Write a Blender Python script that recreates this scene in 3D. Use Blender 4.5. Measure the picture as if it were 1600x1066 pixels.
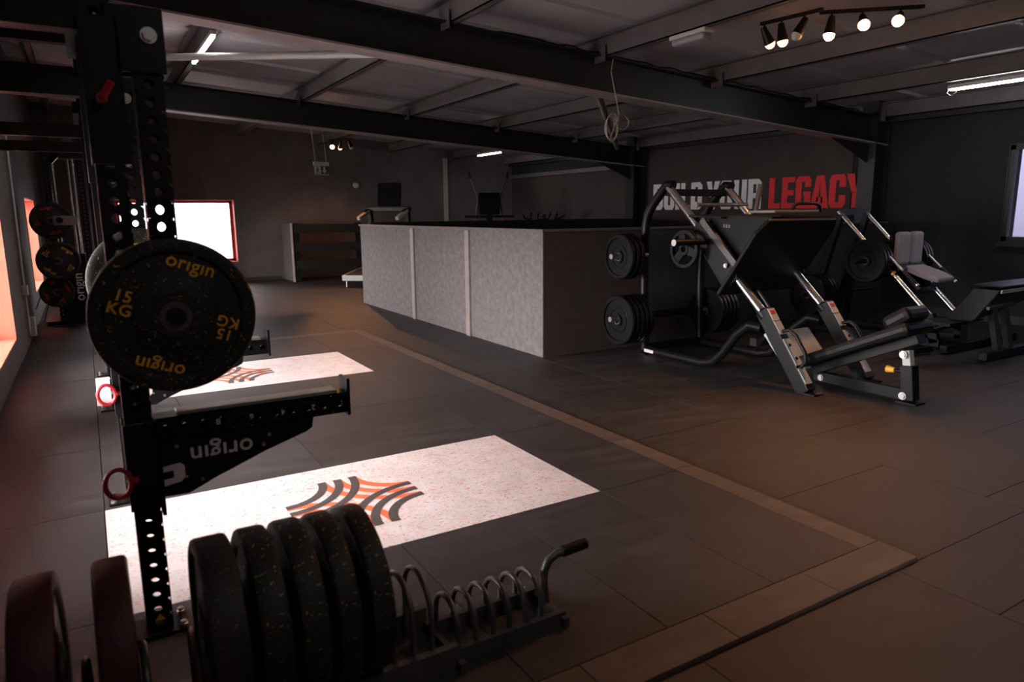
import bpy, math, random
from mathutils import Vector, Matrix
random.seed(7)
PI = math.pi
for o in list(bpy.data.objects): bpy.data.objects.remove(o)
SC = bpy.context.scene
COL = SC.collection
# ------------------------------------------------------------------ camera
CAM_H = 1.307
YAW, PITCH, ROLL = math.radians(31.0325), math.radians(10.3817), math.radians(-0.497)
fw = Vector((math.sin(YAW)*math.cos(PITCH), math.cos(YAW)*math.cos(PITCH), -math.sin(PITCH)))
rt = Vector((math.cos(YAW), -math.sin(YAW), 0)); up = rt.cross(fw)
r2 = rt*math.cos(ROLL)+up*math.sin(ROLL); u2 = up*math.cos(ROLL)-rt*math.sin(ROLL)
cd = bpy.data.cameras.new('camera'); cam = bpy.data.objects.new('camera', cd); COL.objects.link(cam)
cam.matrix_world = Matrix(((r2.x, u2.x, -fw.x, 0), (r2.y, u2.y, -fw.y, 0), (r2.z, u2.z, -fw.z, CAM_H), (0, 0, 0, 1)))
cd.sensor_width = 36; cd.lens = 36*1092.61/1600; cd.clip_start = .05
cd.dof.use_dof = True; cd.dof.focus_distance = 6.0; cd.dof.aperture_fstop = 3.2
SC.camera = cam
# ------------------------------------------------------------------ world, exposure
SC.view_settings.view_transform = 'Standard'; SC.view_settings.look = 'None'
SC.view_settings.gamma = 1; SC.view_settings.use_curve_mapping = False
SC.view_settings.exposure = 0.28
W = bpy.data.worlds.new('overcast'); SC.world = W; W.use_nodes = True
wn = W.node_tree.nodes; wl = W.node_tree.links; wn.clear()
wo = wn.new('ShaderNodeOutputWorld'); wb = wn.new('ShaderNodeBackground')
tc = wn.new('ShaderNodeTexCoord'); sx = wn.new('ShaderNodeSeparateXYZ'); wr = wn.new('ShaderNodeValToRGB')
wr.color_ramp.elements[0].position = .42; wr.color_ramp.elements[0].color = (.16, .145, .14, 1)
wr.color_ramp.elements[1].position = .56; wr.color_ramp.elements[1].color = (1, .91, .92, 1)
mp = wn.new('ShaderNodeMath'); mp.operation = 'MULTIPLY_ADD'; mp.inputs[1].default_value = .5; mp.inputs[2].default_value = .5
wl.new(tc.outputs['Generated'], sx.inputs[0]); wl.new(sx.outputs['Z'], mp.inputs[0]); wl.new(mp.outputs[0], wr.inputs[0])
wl.new(wr.outputs[0], wb.inputs[0]); wl.new(wb.outputs[0], wo.inputs[0])
wb.inputs[1].default_value = 43.0
# ------------------------------------------------------------------ materials
M = {}
def mat(name, col, rough=.6, metal=0, spec=.5, var=.0, vscale=8, bump=0, bscale=60, col2=None, coat=0):
    m = bpy.data.materials.new(name); m.use_nodes = True
    n = m.node_tree.nodes; l = m.node_tree.links; b = n['Principled BSDF']
    b.inputs['Roughness'].default_value = rough; b.inputs['Metallic'].default_value = metal
    b.inputs['Specular IOR Level'].default_value = spec
    if coat: b.inputs['Coat Weight'].default_value = coat
    t = n.new('ShaderNodeTexCoord'); nz = n.new('ShaderNodeTexNoise'); nz.inputs['Scale'].default_value = vscale
    nz.inputs['Detail'].default_value = 6; nz.inputs['Roughness'].default_value = .65
    l.new(t.outputs['Object'], nz.inputs['Vector'])
    c = Vector(col); c2 = Vector(col2) if col2 else c*(1+var)
    c1 = c*(1-var) if not col2 else c
    mx = n.new('ShaderNodeMix'); mx.data_type = 'RGBA'
    mx.inputs['A'].default_value = (*c1, 1); mx.inputs['B'].default_value = (*c2, 1)
    mr = n.new('ShaderNodeMapRange'); mr.inputs[1].default_value = .32; mr.inputs[2].default_value = .68
    l.new(nz.outputs['Fac'], mr.inputs[0]); l.new(mr.outputs[0], mx.inputs['Factor']); l.new(mx.outputs['Result'], b.inputs['Base Color'])
    if bump:
        n2 = n.new('ShaderNodeTexNoise'); n2.inputs['Scale'].default_value = bscale; n2.inputs['Detail'].default_value = 4
        bp = n.new('ShaderNodeBump'); bp.inputs['Strength'].default_value = bump; bp.inputs['Distance'].default_value = .01
        l.new(t.outputs['Object'], n2.inputs['Vector']); l.new(n2.outputs['Fac'], bp.inputs['Height']); l.new(bp.outputs[0], b.inputs['Normal'])
    M[name] = m; return m
def emis(name, col, s):
    m = bpy.data.materials.new(name); m.use_nodes = True; b = m.node_tree.nodes['Principled BSDF']
    b.inputs['Base Color'].default_value = (*col, 1); b.inputs['Emission Color'].default_value = (*col, 1); b.inputs['Emission Strength'].default_value = s
    M[name] = m; return m
def floor_mat(name, c1, c2, rough=.55):
    m = mat(name, c1, rough, 0, .45, col2=c2, vscale=1.6, bump=.25, bscale=220)
    n = m.node_tree.nodes; l = m.node_tree.links; b = n['Principled BSDF']
    old = b.inputs['Base Color'].links[0].from_socket
    t = n.new('ShaderNodeTexCoord'); mpg = n.new('ShaderNodeMapping'); mpg.inputs['Scale'].default_value = (1.2, 5, 1)
    nz = n.new('ShaderNodeTexNoise'); nz.inputs['Scale'].default_value = 2.2; nz.inputs['Detail'].default_value = 8
    mx = n.new('ShaderNodeMix'); mx.data_type = 'RGBA'; mx.blend_type = 'MULTIPLY'; mx.inputs['Factor'].default_value = .8
    cr = n.new('ShaderNodeValToRGB'); cr.color_ramp.elements[0].position = .35; cr.color_ramp.elements[0].color = (.55, .55, .55, 1)
    cr.color_ramp.elements[1].position = .7; cr.color_ramp.elements[1].color = (1.3, 1.3, 1.3, 1)
    l.new(t.outputs['Object'], mpg.inputs[0]); l.new(mpg.outputs[0], nz.inputs['Vector']); l.new(nz.outputs['Fac'], cr.inputs[0])
    l.new(old, mx.inputs['A']); l.new(cr.outputs[0], mx.inputs['B']); l.new(mx.outputs['Result'], b.inputs['Base Color'])
    rr = n.new('ShaderNodeMapRange'); rr.inputs[3].default_value = rough-.12; rr.inputs[4].default_value = rough+.15
    l.new(nz.outputs['Fac'], rr.inputs[0]); l.new(rr.outputs[0], b.inputs['Roughness'])
    return m
def speckle(name, base, dots, scale, thr, rough=.55, stretch=(1, 1, 1)):
    """dark rubber (or white sheet) with scattered specks: list of (colour, threshold, seed offset)"""
    m = mat(name, base, rough, 0, .4, var=.12, vscale=5, bump=.15, bscale=90)
    n = m.node_tree.nodes; l = m.node_tree.links; b = n['Principled BSDF']
    cur = b.inputs['Base Color'].links[0].from_socket
    t = n.new('ShaderNodeTexCoord')
    for i, (c, th, off) in enumerate(dots):
        mg = n.new('ShaderNodeMapping'); mg.inputs['Scale'].default_value = stretch; mg.inputs['Location'].default_value = (off, off*1.7, off*.3)
        mg.inputs['Rotation'].default_value = (0, 0, off)
        nz = n.new('ShaderNodeTexNoise'); nz.inputs['Scale'].default_value = scale*(1+.3*i); nz.inputs['Detail'].default_value = 2; nz.inputs['Distortion'].default_value = 1.2
        rp = n.new('ShaderNodeMapRange'); rp.inputs[1].default_value = th; rp.inputs[2].default_value = th+.02
        mx = n.new('ShaderNodeMix'); mx.data_type = 'RGBA'; mx.inputs['B'].default_value = (*c, 1)
        l.new(t.outputs['Object'], mg.inputs[0]); l.new(mg.outputs[0], nz.inputs['Vector']); l.new(nz.outputs['Fac'], rp.inputs[0])
        l.new(rp.outputs[0], mx.inputs['Factor']); l.new(cur, mx.inputs['A']); cur = mx.outputs['Result']
    l.new(cur, b.inputs['Base Color']); return m
def glass(name, tint, rough=.02):
    m = bpy.data.materials.new(name); m.use_nodes = True; n = m.node_tree.nodes; l = m.node_tree.links
    n.remove(n['Principled BSDF']); out = n['Material Output']
    tr = n.new('ShaderNodeBsdfTransparent'); tr.inputs[0].default_value = (*tint, 1)
    gl = n.new('ShaderNodeBsdfGlossy'); gl.inputs['Roughness'].default_value = rough
    fr = n.new('ShaderNodeFresnel'); fr.inputs[0].default_value = 1.45; ms = n.new('ShaderNodeMixShader')
    l.new(fr.outputs[0], ms.inputs[0]); l.new(tr.outputs[0], ms.inputs[1]); l.new(gl.outputs[0], ms.inputs[2]); l.new(ms.outputs[0], out.inputs[0])
    M[name] = m; return m
floor_mat('rubber', (.021, .0178, .0172), (.036, .030, .029))
floor_mat('platform_rubber', (.026, .0222, .0228), (.043, .0365, .037))
floor_mat('edge_strip', (.082, .056, .042), (.125, .085, .064))
speckle('inlay', (.76, .70, .685), [((.80, .38, .28), .63, 7.7), ((.72, .15, .06), .645, 1.1), ((.09, .08, .09), .665, 4.3)], 36, .6, .45, (1, 2.4, 1))
mat('logo_grey', (.075, .062, .062), .6, var=.2, vscale=20)
mat('logo_red', (.86, .17, .07), .6, var=.1, vscale=20)
mat('wall_charcoal', (.115, .098, .094), .85, var=.18, vscale=2.5, bump=.35, bscale=35)
mat('wall_navy', (.010, .011, .015), .85, var=.15, vscale=2, bump=.3, bscale=35)
mat('wall_brown', (.05, .036, .033), .8, var=.12, vscale=2, bump=.2, bscale=40)
mat('board', (.085, .073, .073), .75, col2=(.15, .13, .13), vscale=14, bump=.3, bscale=60)
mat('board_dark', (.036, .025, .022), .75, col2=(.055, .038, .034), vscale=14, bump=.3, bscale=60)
mat('board_shaded', (.019, .020, .025), .75, col2=(.028, .029, .036), vscale=14, bump=.3, bscale=60)  # side boards in shadow: the bluish shade is painted into the colour
mat('strip_metal', (.42, .36, .34), .5, var=.1)
mat('strip_dull', (.20, .17, .16), .5, var=.15)
mat('cap_wood', (.12, .09, .08), .6, var=.2)
mat('roof', (.42, .38, .40), .55, var=.08, vscale=1.5)
mat('steel_black', (.016, .015, .017), .45, spec=.5, var=.25, vscale=6)
mat('purlin', (.13, .112, .112), .5, var=.15, vscale=4)
mat('flange_lit', (.36, .30, .29), .45, var=.15, vscale=4)  # paler than the rafter steel: light on the underside put into the colour
mat('reveal_red', (.88, .22, .14), .55, var=.05)
mat('frame_red', (.42, .035, .025), .5, var=.05)
mat('frame_dark', (.02, .02, .022), .5)
mat('powder', (.0055, .0055, .006), .38, spec=.26, var=.2, vscale=15)
mat('powder_matt', (.007, .0065, .007), .55, spec=.25, var=.2, vscale=15)
mat('slat_black', (.005, .005, .005), .7)
mat('chrome', (.92, .90, .89), .22, metal=1, var=.02)
mat('zinc', (.6, .58, .56), .35, metal=1, var=.05)
mat('steel_grey', (.10, .095, .095), .42, metal=.6, var=.15)
mat('silver_paint', (.52, .53, .50), .42, var=.05)
mat('liner', (.22, .21, .18), .5, var=.1)
mat('leather', (.007, .0065, .0065), .42, spec=.3, var=.2, vscale=25, bump=.2, bscale=150)
mat('pad_grey', (.36, .33, .36), .7, var=.1, vscale=25)
mat('white_plastic', (.62, .58, .55), .5, var=.05)
mat('white_paint', (.88, .84, .86), .6, var=.06, vscale=6)
mat('sign_red', (.80, .022, .03), .6, var=.06, vscale=6)
mat('red_plastic', (.35, .012, .02), .4)
mat('yellow', (.85, .45, .03), .5)
mat('print_yellow', (.78, .42, .03), .6, var=.15, vscale=40)
mat('print_white', (.72, .68, .66), .6, var=.08, vscale=40)
mat('print_red', (.6, .03, .03), .6, var=.1, vscale=40)
mat('green', (.02, .16, .06), .5)
mat('cable_beige', (.45, .38, .30), .6)
mat('cable_black', (.01, .01, .01), .6)
mat('iron', (.005, .0048, .0048), .33, metal=0, spec=.32, var=.3, vscale=20)
mat('screen', (.006, .006, .007), .15)
speckle('bumper_yellow', (.009, .009, .0088), [((.45, .33, .03), .685, 2.2), ((.2, .2, .12), .69, 5.5)], 75, .6, .6)
speckle('bumper_red', (.013, .012, .012), [((.35, .04, .04), .68, 3.2), ((.2, .1, .1), .69, 6.5)], 75, .6, .6)
speckle('bumper_crimson', (.034, .004, .006), [((.03, .01, .01), .60, 3.2)], 34, .6, .6)
emis('tube', (1, .97, .99), 38); emis('bulb', (1, .42, .10), 55); emis('bulb_dim', (1, .5, .25), 3)
glass('pane_clear', (.92, .93, .93)); glass('pane_hazy', (.5, .49, .49)); glass('pane_film', (.13, .13, .16))
# ------------------------------------------------------------------ mesh helpers
OFF = {}
class G:
    def __init__(s): s.v = []; s.f = []; s.sm = []
    def add(s, v, f, smooth=False):
        k = len(s.v); s.v += [tuple(p) for p in v]; s.f += [tuple(i+k for i in q) for q in f]; s.sm += [smooth]*len(f); return s
    def box(s, x0, x1, y0, y1, z0, z1):
        return s.add([(x0, y0, z0), (x1, y0, z0), (x1, y1, z0), (x0, y1, z0), (x0, y0, z1), (x1, y0, z1), (x1, y1, z1), (x0, y1, z1)],
                     [(0, 3, 2, 1), (4, 5, 6, 7), (0, 1, 5, 4), (1, 2, 6, 5), (2, 3, 7, 6), (3, 0, 4, 7)])
    def bar(s, p, q, w, h, upv=(0, 0, 1)):
        """rectangular bar from p to q, w across, h along 'up'"""
        p = Vector(p); q = Vector(q); d = (q-p).normalized(); u = Vector(upv)
        if abs(d.dot(u)) > .99: u = Vector((1, 0, 0))
        a = d.cross(u).normalized(); u = a.cross(d).normalized(); vs = []
        for e in (p, q):
            for sa, sb in ((-1, -1), (1, -1), (1, 1), (-1, 1)): vs.append(e+a*(sa*w/2)+u*(sb*h/2))
        return s.add(vs, [(0, 1, 2, 3)[::-1], (4, 5, 6, 7), (0, 1, 5, 4), (1, 2, 6, 5), (2, 3, 7, 6), (3, 0, 4, 7)])
    def cyl(s, p, q, r, n=16, r2=None, cap=True):
        p = Vector(p); q = Vector(q); r2 = r if r2 is None else r2
        d = (q-p).normalized(); a = d.orthogonal().normalized(); b = d.cross(a)
        vs = [p+(a*math.cos(2*PI*i/n)+b*math.sin(2*PI*i/n))*r for i in range(n)]+[q+(a*math.cos(2*PI*i/n)+b*math.sin(2*PI*i/n))*r2 for i in range(n)]
        s.add(vs, [(i, (i+1) % n, n+(i+1) % n, n+i) for i in range(n)], True)
        if cap: s.add(vs, [tuple(range(n))[::-1], tuple(range(n, 2*n))])
        return s
    def tube(s, pts, r, n=10, closed=False):
        pts = [Vector(p) for p in pts]; N = len(pts); prev = None; rings = []
        for i, p in enumerate(pts):
            a = pts[(i-1) % N] if (i or closed) else p; b = pts[(i+1) % N] if (i < N-1 or closed) else p
            d = (b-a).normalized()
            u = d.orthogonal().normalized() if prev is None else (prev-d*prev.dot(d)).normalized()
            prev = u; w = d.cross(u); rings.append([p+(u*math.cos(2*PI*k/n)+w*math.sin(2*PI*k/n))*r for k in range(n)])
        vs = [v for ring in rings for v in ring]; fs = []
        for i in range(N if closed else N-1):
            j = (i+1) % N
            for k in range(n): fs.append((i*n+k, i*n+(k+1) % n, j*n+(k+1) % n, j*n+k))
        s.add(vs, fs, True)
        if not closed: s.add(vs, [tuple(range(n))[::-1], tuple(range((N-1)*n, N*n))])
        return s
    def lathe(s, prof, c, ax, n=40):
        """profile of (radius, along) about axis ax through c"""
        c = Vector(c); ax = Vector(ax).normalized(); a = ax.orthogonal().normalized(); b = ax.cross(a); m = len(prof); vs = []
        for r, t in prof:
            for i in range(n): vs.append(c+ax*t+(a*math.cos(2*PI*i/n)+b*math.sin(2*PI*i/n))*r)
        fs = []
        for j in range(m-1):
            for i in range(n): fs.append((j*n+i, j*n+(i+1) % n, (j+1)*n+(i+1) % n, (j+1)*n+i))
        return s.add(vs, fs, True)
    def prism(s, poly, o, ex, ey, t):
        """polygon (2-D) in the plane o+ex*u+ey*v, thickness t along ex x ey"""
        o = Vector(o); ex = Vector(ex).normalized(); ey = Vector(ey).normalized(); nz = ex.cross(ey); n = len(poly)
        vs = [o+ex*u+ey*v for u, v in poly]+[o+ex*u+ey*v+nz*t for u, v in poly]
        return s.add(vs, [tuple(range(n))[::-1], tuple(range(n, 2*n))]+[(i, (i+1) % n, n+(i+1) % n, n+i) for i in range(n)])
    def strip_holes(s, o, ex, ey, w, pitch, cells, rad, k=12):
        """flat perforated strip: 'cells' squares of w x pitch each with a round hole"""
        o = Vector(o); ex = Vector(ex); ey = Vector(ey)
        for c in range(cells):
            cen = o+ex*(w/2)+ey*(pitch*(c+.5)); vs = []
            for i in range(k):
                a = 2*PI*(i+.5)/k; ca, sa = math.cos(a), math.sin(a)
                sc = min((w/2)/abs(ca) if abs(ca) > 1e-6 else 9, (pitch/2)/abs(sa) if abs(sa) > 1e-6 else 9)
                vs.append(cen+ex*(ca*sc)+ey*(sa*sc))
            for i in range(k):
                a = 2*PI*(i+.5)/k; vs.append(cen+ex*(math.cos(a)*rad)+ey*(math.sin(a)*rad))
            fs = [(i, (i+1) % k, k+(i+1) % k, k+i) for i in range(k)]
            # corners
            for sxx, syy in ((1, 1), (-1, 1), (-1, -1), (1, -1)): vs.append(cen+ex*(sxx*w/2)+ey*(syy*pitch/2))
            for q, (lo, hi) in enumerate(((1, 1), (4, 4), (7, 7), (10, 10))):
                i0 = lo; fs.append((i0, 2*k+q, (i0+1) % k))
            s.add(vs, fs)
        return s
    def build(s, name, m, parent=None, bevel=0, off=None):
        o0 = OFF[parent.name] if parent is not None else (Vector(off) if off is not None else Vector((0, 0, 0)))
        me = bpy.data.meshes.new(name); me.from_pydata([tuple(Vector(p)-o0) for p in s.v], [], s.f)
        me.polygons.foreach_set('use_smooth', s.sm); me.update()
        if s.sm and any(s.sm):
            try: me.set_sharp_from_angle(angle=math.radians(38))
            except Exception: pass
        me.materials.append(M[m]); o = bpy.data.objects.new(name, me); COL.objects.link(o)
        if parent is not None: o.parent = parent
        else: o.location = o0
        OFF[o.name] = o0
        if bevel:
            b = o.modifiers.new('bevel', 'BEVEL'); b.width = bevel; b.segments = 2; b.limit_method = 'ANGLE'; b.angle_limit = math.radians(40)
        return o
def thing(name, label, cat, loc, group=None):
    o = bpy.data.objects.new(name, None); COL.objects.link(o); o.location = loc; o.empty_display_size = .1
    o['label'] = label; o['category'] = cat
    if group: o['group'] = group
    OFF[o.name] = Vector(loc); return o
def tag(o, label, cat, group=None):
    o['label'] = label; o['category'] = cat
    if group: o['group'] = group
    return o
def struct(o): o['kind'] = 'structure'; return o
def sempty(name, loc=(0, 0, 0)):
    o = bpy.data.objects.new(name, None); COL.objects.link(o); o.location = loc; o['kind'] = 'structure'; OFF[o.name] = Vector(loc); return o
def dup(o, delta, label=None, group=None, parent=None):
    c = o.copy(); COL.objects.link(c); OFF[c.name] = OFF[o.name]+Vector(delta)
    if parent is None: c.location = o.location+Vector(delta)
    else: c.parent = parent
    if label: c['label'] = label
    if group: c['group'] = group
    for ch in [x for x in bpy.data.objects if x.parent is o]: dup(ch, delta, parent=c)
    return c
TXT = {}
def text_mesh(s, bold=.0, space=1.0):
    """built-in font lettering as (verts, faces) centred on origin, cap size about 1"""
    key = (s, bold, space)
    if key in TXT: return TXT[key]
    cu = bpy.data.curves.new('t', 'FONT'); cu.body = s; cu.size = 1; cu.align_x = 'CENTER'; cu.align_y = 'CENTER'; cu.offset = bold; cu.space_character = space; cu.resolution_u = 4
    cu.space_line = .85
    ob = bpy.data.objects.new('t', cu); COL.objects.link(ob)
    me = bpy.data.meshes.new_from_object(ob.evaluated_get(bpy.context.evaluated_depsgraph_get()))
    vs = [v.co.copy() for v in me.vertices]; fs = [tuple(p.vertices) for p in me.polygons]
    bpy.data.objects.remove(ob); bpy.data.curves.remove(cu); bpy.data.meshes.remove(me)
    xs = [v.x for v in vs]; ys = [v.y for v in vs]; cx = (min(xs)+max(xs))/2; cy = (min(ys)+max(ys))/2
    vs = [Vector((v.x-cx, v.y-cy)) for v in vs]; TXT[key] = (vs, fs); return TXT[key]
def put_text(g, s, o, ex, ey, size, bold=.0, rot=0, space=1.0, width=None):
    vs, fs = text_mesh(s, bold, space); o = Vector(o); ex = Vector(ex).normalized(); ey = Vector(ey).normalized()
    w = max(v.x for v in vs)-min(v.x for v in vs); kx = size if width is None else width/w; c, n = math.cos(rot), math.sin(rot)
    return g.add([o+ex*(v.x*kx*c-v.y*size*n)+ey*(v.x*kx*n+v.y*size*c) for v in vs], fs)
def rect_ring(g, x0, x1, z0, z1, holes, axis, a0, a1):
    """wall slab with rectangular holes; axis 'x': wall in YZ plane between X=a0..a1 (x0,x1 = Y range); 'y': wall in XZ plane"""
    xs = sorted({x0, x1, *[h[0] for h in holes], *[h[1] for h in holes]}); zs = sorted({z0, z1, *[h[2] for h in holes], *[h[3] for h in holes]})
    for i in range(len(xs)-1):
        for j in range(len(zs)-1):
            cx = (xs[i]+xs[i+1])/2; cz = (zs[j]+zs[j+1])/2
            if any(h[0] < cx < h[1] and h[2] < cz < h[3] for h in holes): continue
            if axis == 'x': g.box(a0, a1, xs[i], xs[i+1], zs[j], zs[j+1])
            else: g.box(xs[i], xs[i+1], a0, a1, zs[j], zs[j+1])
    return g
# ================================================================== SETTING
XL, XR, YB, YN = -.61, 9.0, 14.9, -3.0
P0 = .015            # top of the raised lifting platform
roofz = lambda x: 3.21-.063*x
# ---- floor with tiles
fl = struct(G().box(XL-.4, XR+.4, YN-.4, YB+.4, -.12, -.020).build('floor', 'rubber'))
tiles = {}
def tile(x0, x1, y0, y1, top, m):
    g = .004; w, d = round(x1-x0, 3), round(y1-y0, 3); key = (w, d, top, m)
    if key not in tiles:
        o = G().box(-w/2+g/2, w/2-g/2, -d/2+g/2, d/2-g/2, -.022, top).build('tile', m); tiles[key] = o.data
        md = None
    else:
        o = bpy.data.objects.new('tile', tiles[key]); COL.objects.link(o)
    o.parent = fl; o.location = ((x0+x1)/2, (y0+y1)/2, 0)
def fill(x0, x1, y0, y1, ystart, m='rubber', top=0.0):
    y = ystart
    while y+1 <= y0: y += 1
    while y < y1-1e-6:
        a, b = max(y, y0), min(y+1, y1)
        if b-a > .02: tile(x0, x1, a, b, top, m)
        y += 1
PX1, PY0, PY1 = 2.573, 1.312, 7.64
cols = [(2.435, 3.435), (3.435, 4.41), (4.41, 5.41), (5.41, 6.41), (6.41, 7.41), (7.41, 8.41), (8.41, XR)]
for i, (a, b) in enumerate(cols):
    st = -3.03 if i % 2 == 0 else -3.52
    if i == 0:
        fill(PX1, b, PY0, PY1, st); fill(a, b, YN, PY0, st); fill(a, b, PY1, YB, st)
    else: fill(a, b, YN, YB, st)
for i, (a, b) in enumerate([(XL, -.05), (-.05, .445), (.445, 1.435), (1.435, 2.435)]):
    fill(a, b, YN, PY0, -3.52 if i % 2 else -3.03)
    fill(a, b, PY1, YB, -3.36 if i % 2 else -3.86)
# platform tiles (raised) in rows
fill(XL, -.05, PY0, PY1, -1.54, 'platform_rubber', P0)
for y0, y1, xs in [(1.47, 2.455, (-.05, .95, 1.45, 1.955, 2.455)), (3.455, 4.475, (-.05, .94, 1.945, 2.455)), (4.475, 5.495, (-.05, .44, 1.45, 1.95, 2.455)), (6.495, 7.51, (-.05, .94, 1.95, 2.455))]:
    for a, b in zip(xs, xs[1:]): tile(a, b, y0, y1, P0, 'platform_rubber')
for y0, y1 in ((2.455, 3.455), (5.495, 6.495)): tile(1.955, 2.455, y0, y1, P0, 'platform_rubber')
# edge strip pieces
y = 1.47
while y < 7.5:
    tile(2.455, PX1, y, min(y+1.01, 7.51), P0, 'edge_strip'); y += 1.01
x = -.05
while x < 2.4:
    b = {0: .6}.get(0) if x < 0 else x+.5
    b = min(round(b, 3), 2.6)
    if b > 2.3: b = PX1
    tile(x, b, PY0, 1.47, P0, 'edge_strip'); x = b if b != .6 else .6
    if b == PX1: break
x = -.05
while x < 2.5: tile(x, min(x+1, PX1), 7.51, PY1, P0, 'edge_strip'); x += 1
# ---- platform inlays with printed star
def arc(g, c, r0, r1, a0, a1, z, n=18):
    vs = []
    for i in range(n+1):
        a = a0+(a1-a0)*i/n
        vs += [(c[0]+r0*math.cos(a), c[1]+r0*math.sin(a), z), (c[0]+r1*math.cos(a), c[1]+r1*math.sin(a), z)]
    g.add(vs, [(2*i, 2*i+1, 2*i+3, 2*i+2) for i in range(n)])
def inlay(y0, lab):
    o = G().box(-.048, 1.953, y0, y0+1, -.01, P0).build('platform_inlay', 'inlay', off=(.95, y0+.5, 0))
    tag(o, lab, 'platform')
    x0, x1, ya, yb = .645, 1.237, y0+.205, y0+.805
    for k, r in enumerate((.200, .276, .352)):
        for c, a in (((x1, yb), PI), ((x0, ya), 0)):
            g = G(); arc(g, c, r-.002, r+.042, a, a+PI/2, P0+.0006); g.build('logo_stripe', 'logo_red', o)
        for c, a in (((x0, yb), 1.5*PI), ((x1, ya), PI/2)):
            g = G(); arc(g, c, r, r+.040, a, a+PI/2, P0+.0012); g.build('logo_stripe', 'logo_grey', o)
    return o
inlay(2.455, 'white splattered lifting platform inlay beside the rubber plate rack')
inlay(5.488, 'white splattered lifting platform inlay closer to the grey boarded half wall')
# ---- walls
WL = [(2.72, 4.67, .25, 1.55), (5.45, 7.40, .25, 1.55), (10.72, 12.65, .36, 1.55), (-1.75, -.6, .25, 1.55)]  # last opening is added behind the camera to brighten the foreground plates
wall_l = struct(rect_ring(G(), YN-.35, YB+.35, -.1, 3.4, WL, 'x', XL-.35, XL).build('wall_left', 'wall_charcoal'))
WB = [(.52, 2.58, .39, 1.61)]
wall_b = struct(rect_ring(G(), XL, XR, -.1, 3.4, WB, 'y', YB, YB+.3).build('wall_back', 'wall_charcoal'))
WR = [(1.3, 4.06, .93, 2.02)]
wall_r = struct(rect_ring(G(), YN-.35, YB+.35, -.1, 3.0, WR, 'x', XR, XR+.3).build('wall_right', 'wall_navy'))
struct(G().box(XL, XR, YN-.3, YN, -.1, 3.4).build('wall_near', 'wall_charcoal'))
G().box(XR-.012, XR, 5.95, 10.0, 1.16, 2.6).build('sign_panel', 'wall_brown', wall_r)
G().box(XR-.012, XR, 10.6, 14.88, .02, 2.12).build('wall_board', 'wall_brown', wall_r)
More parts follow.
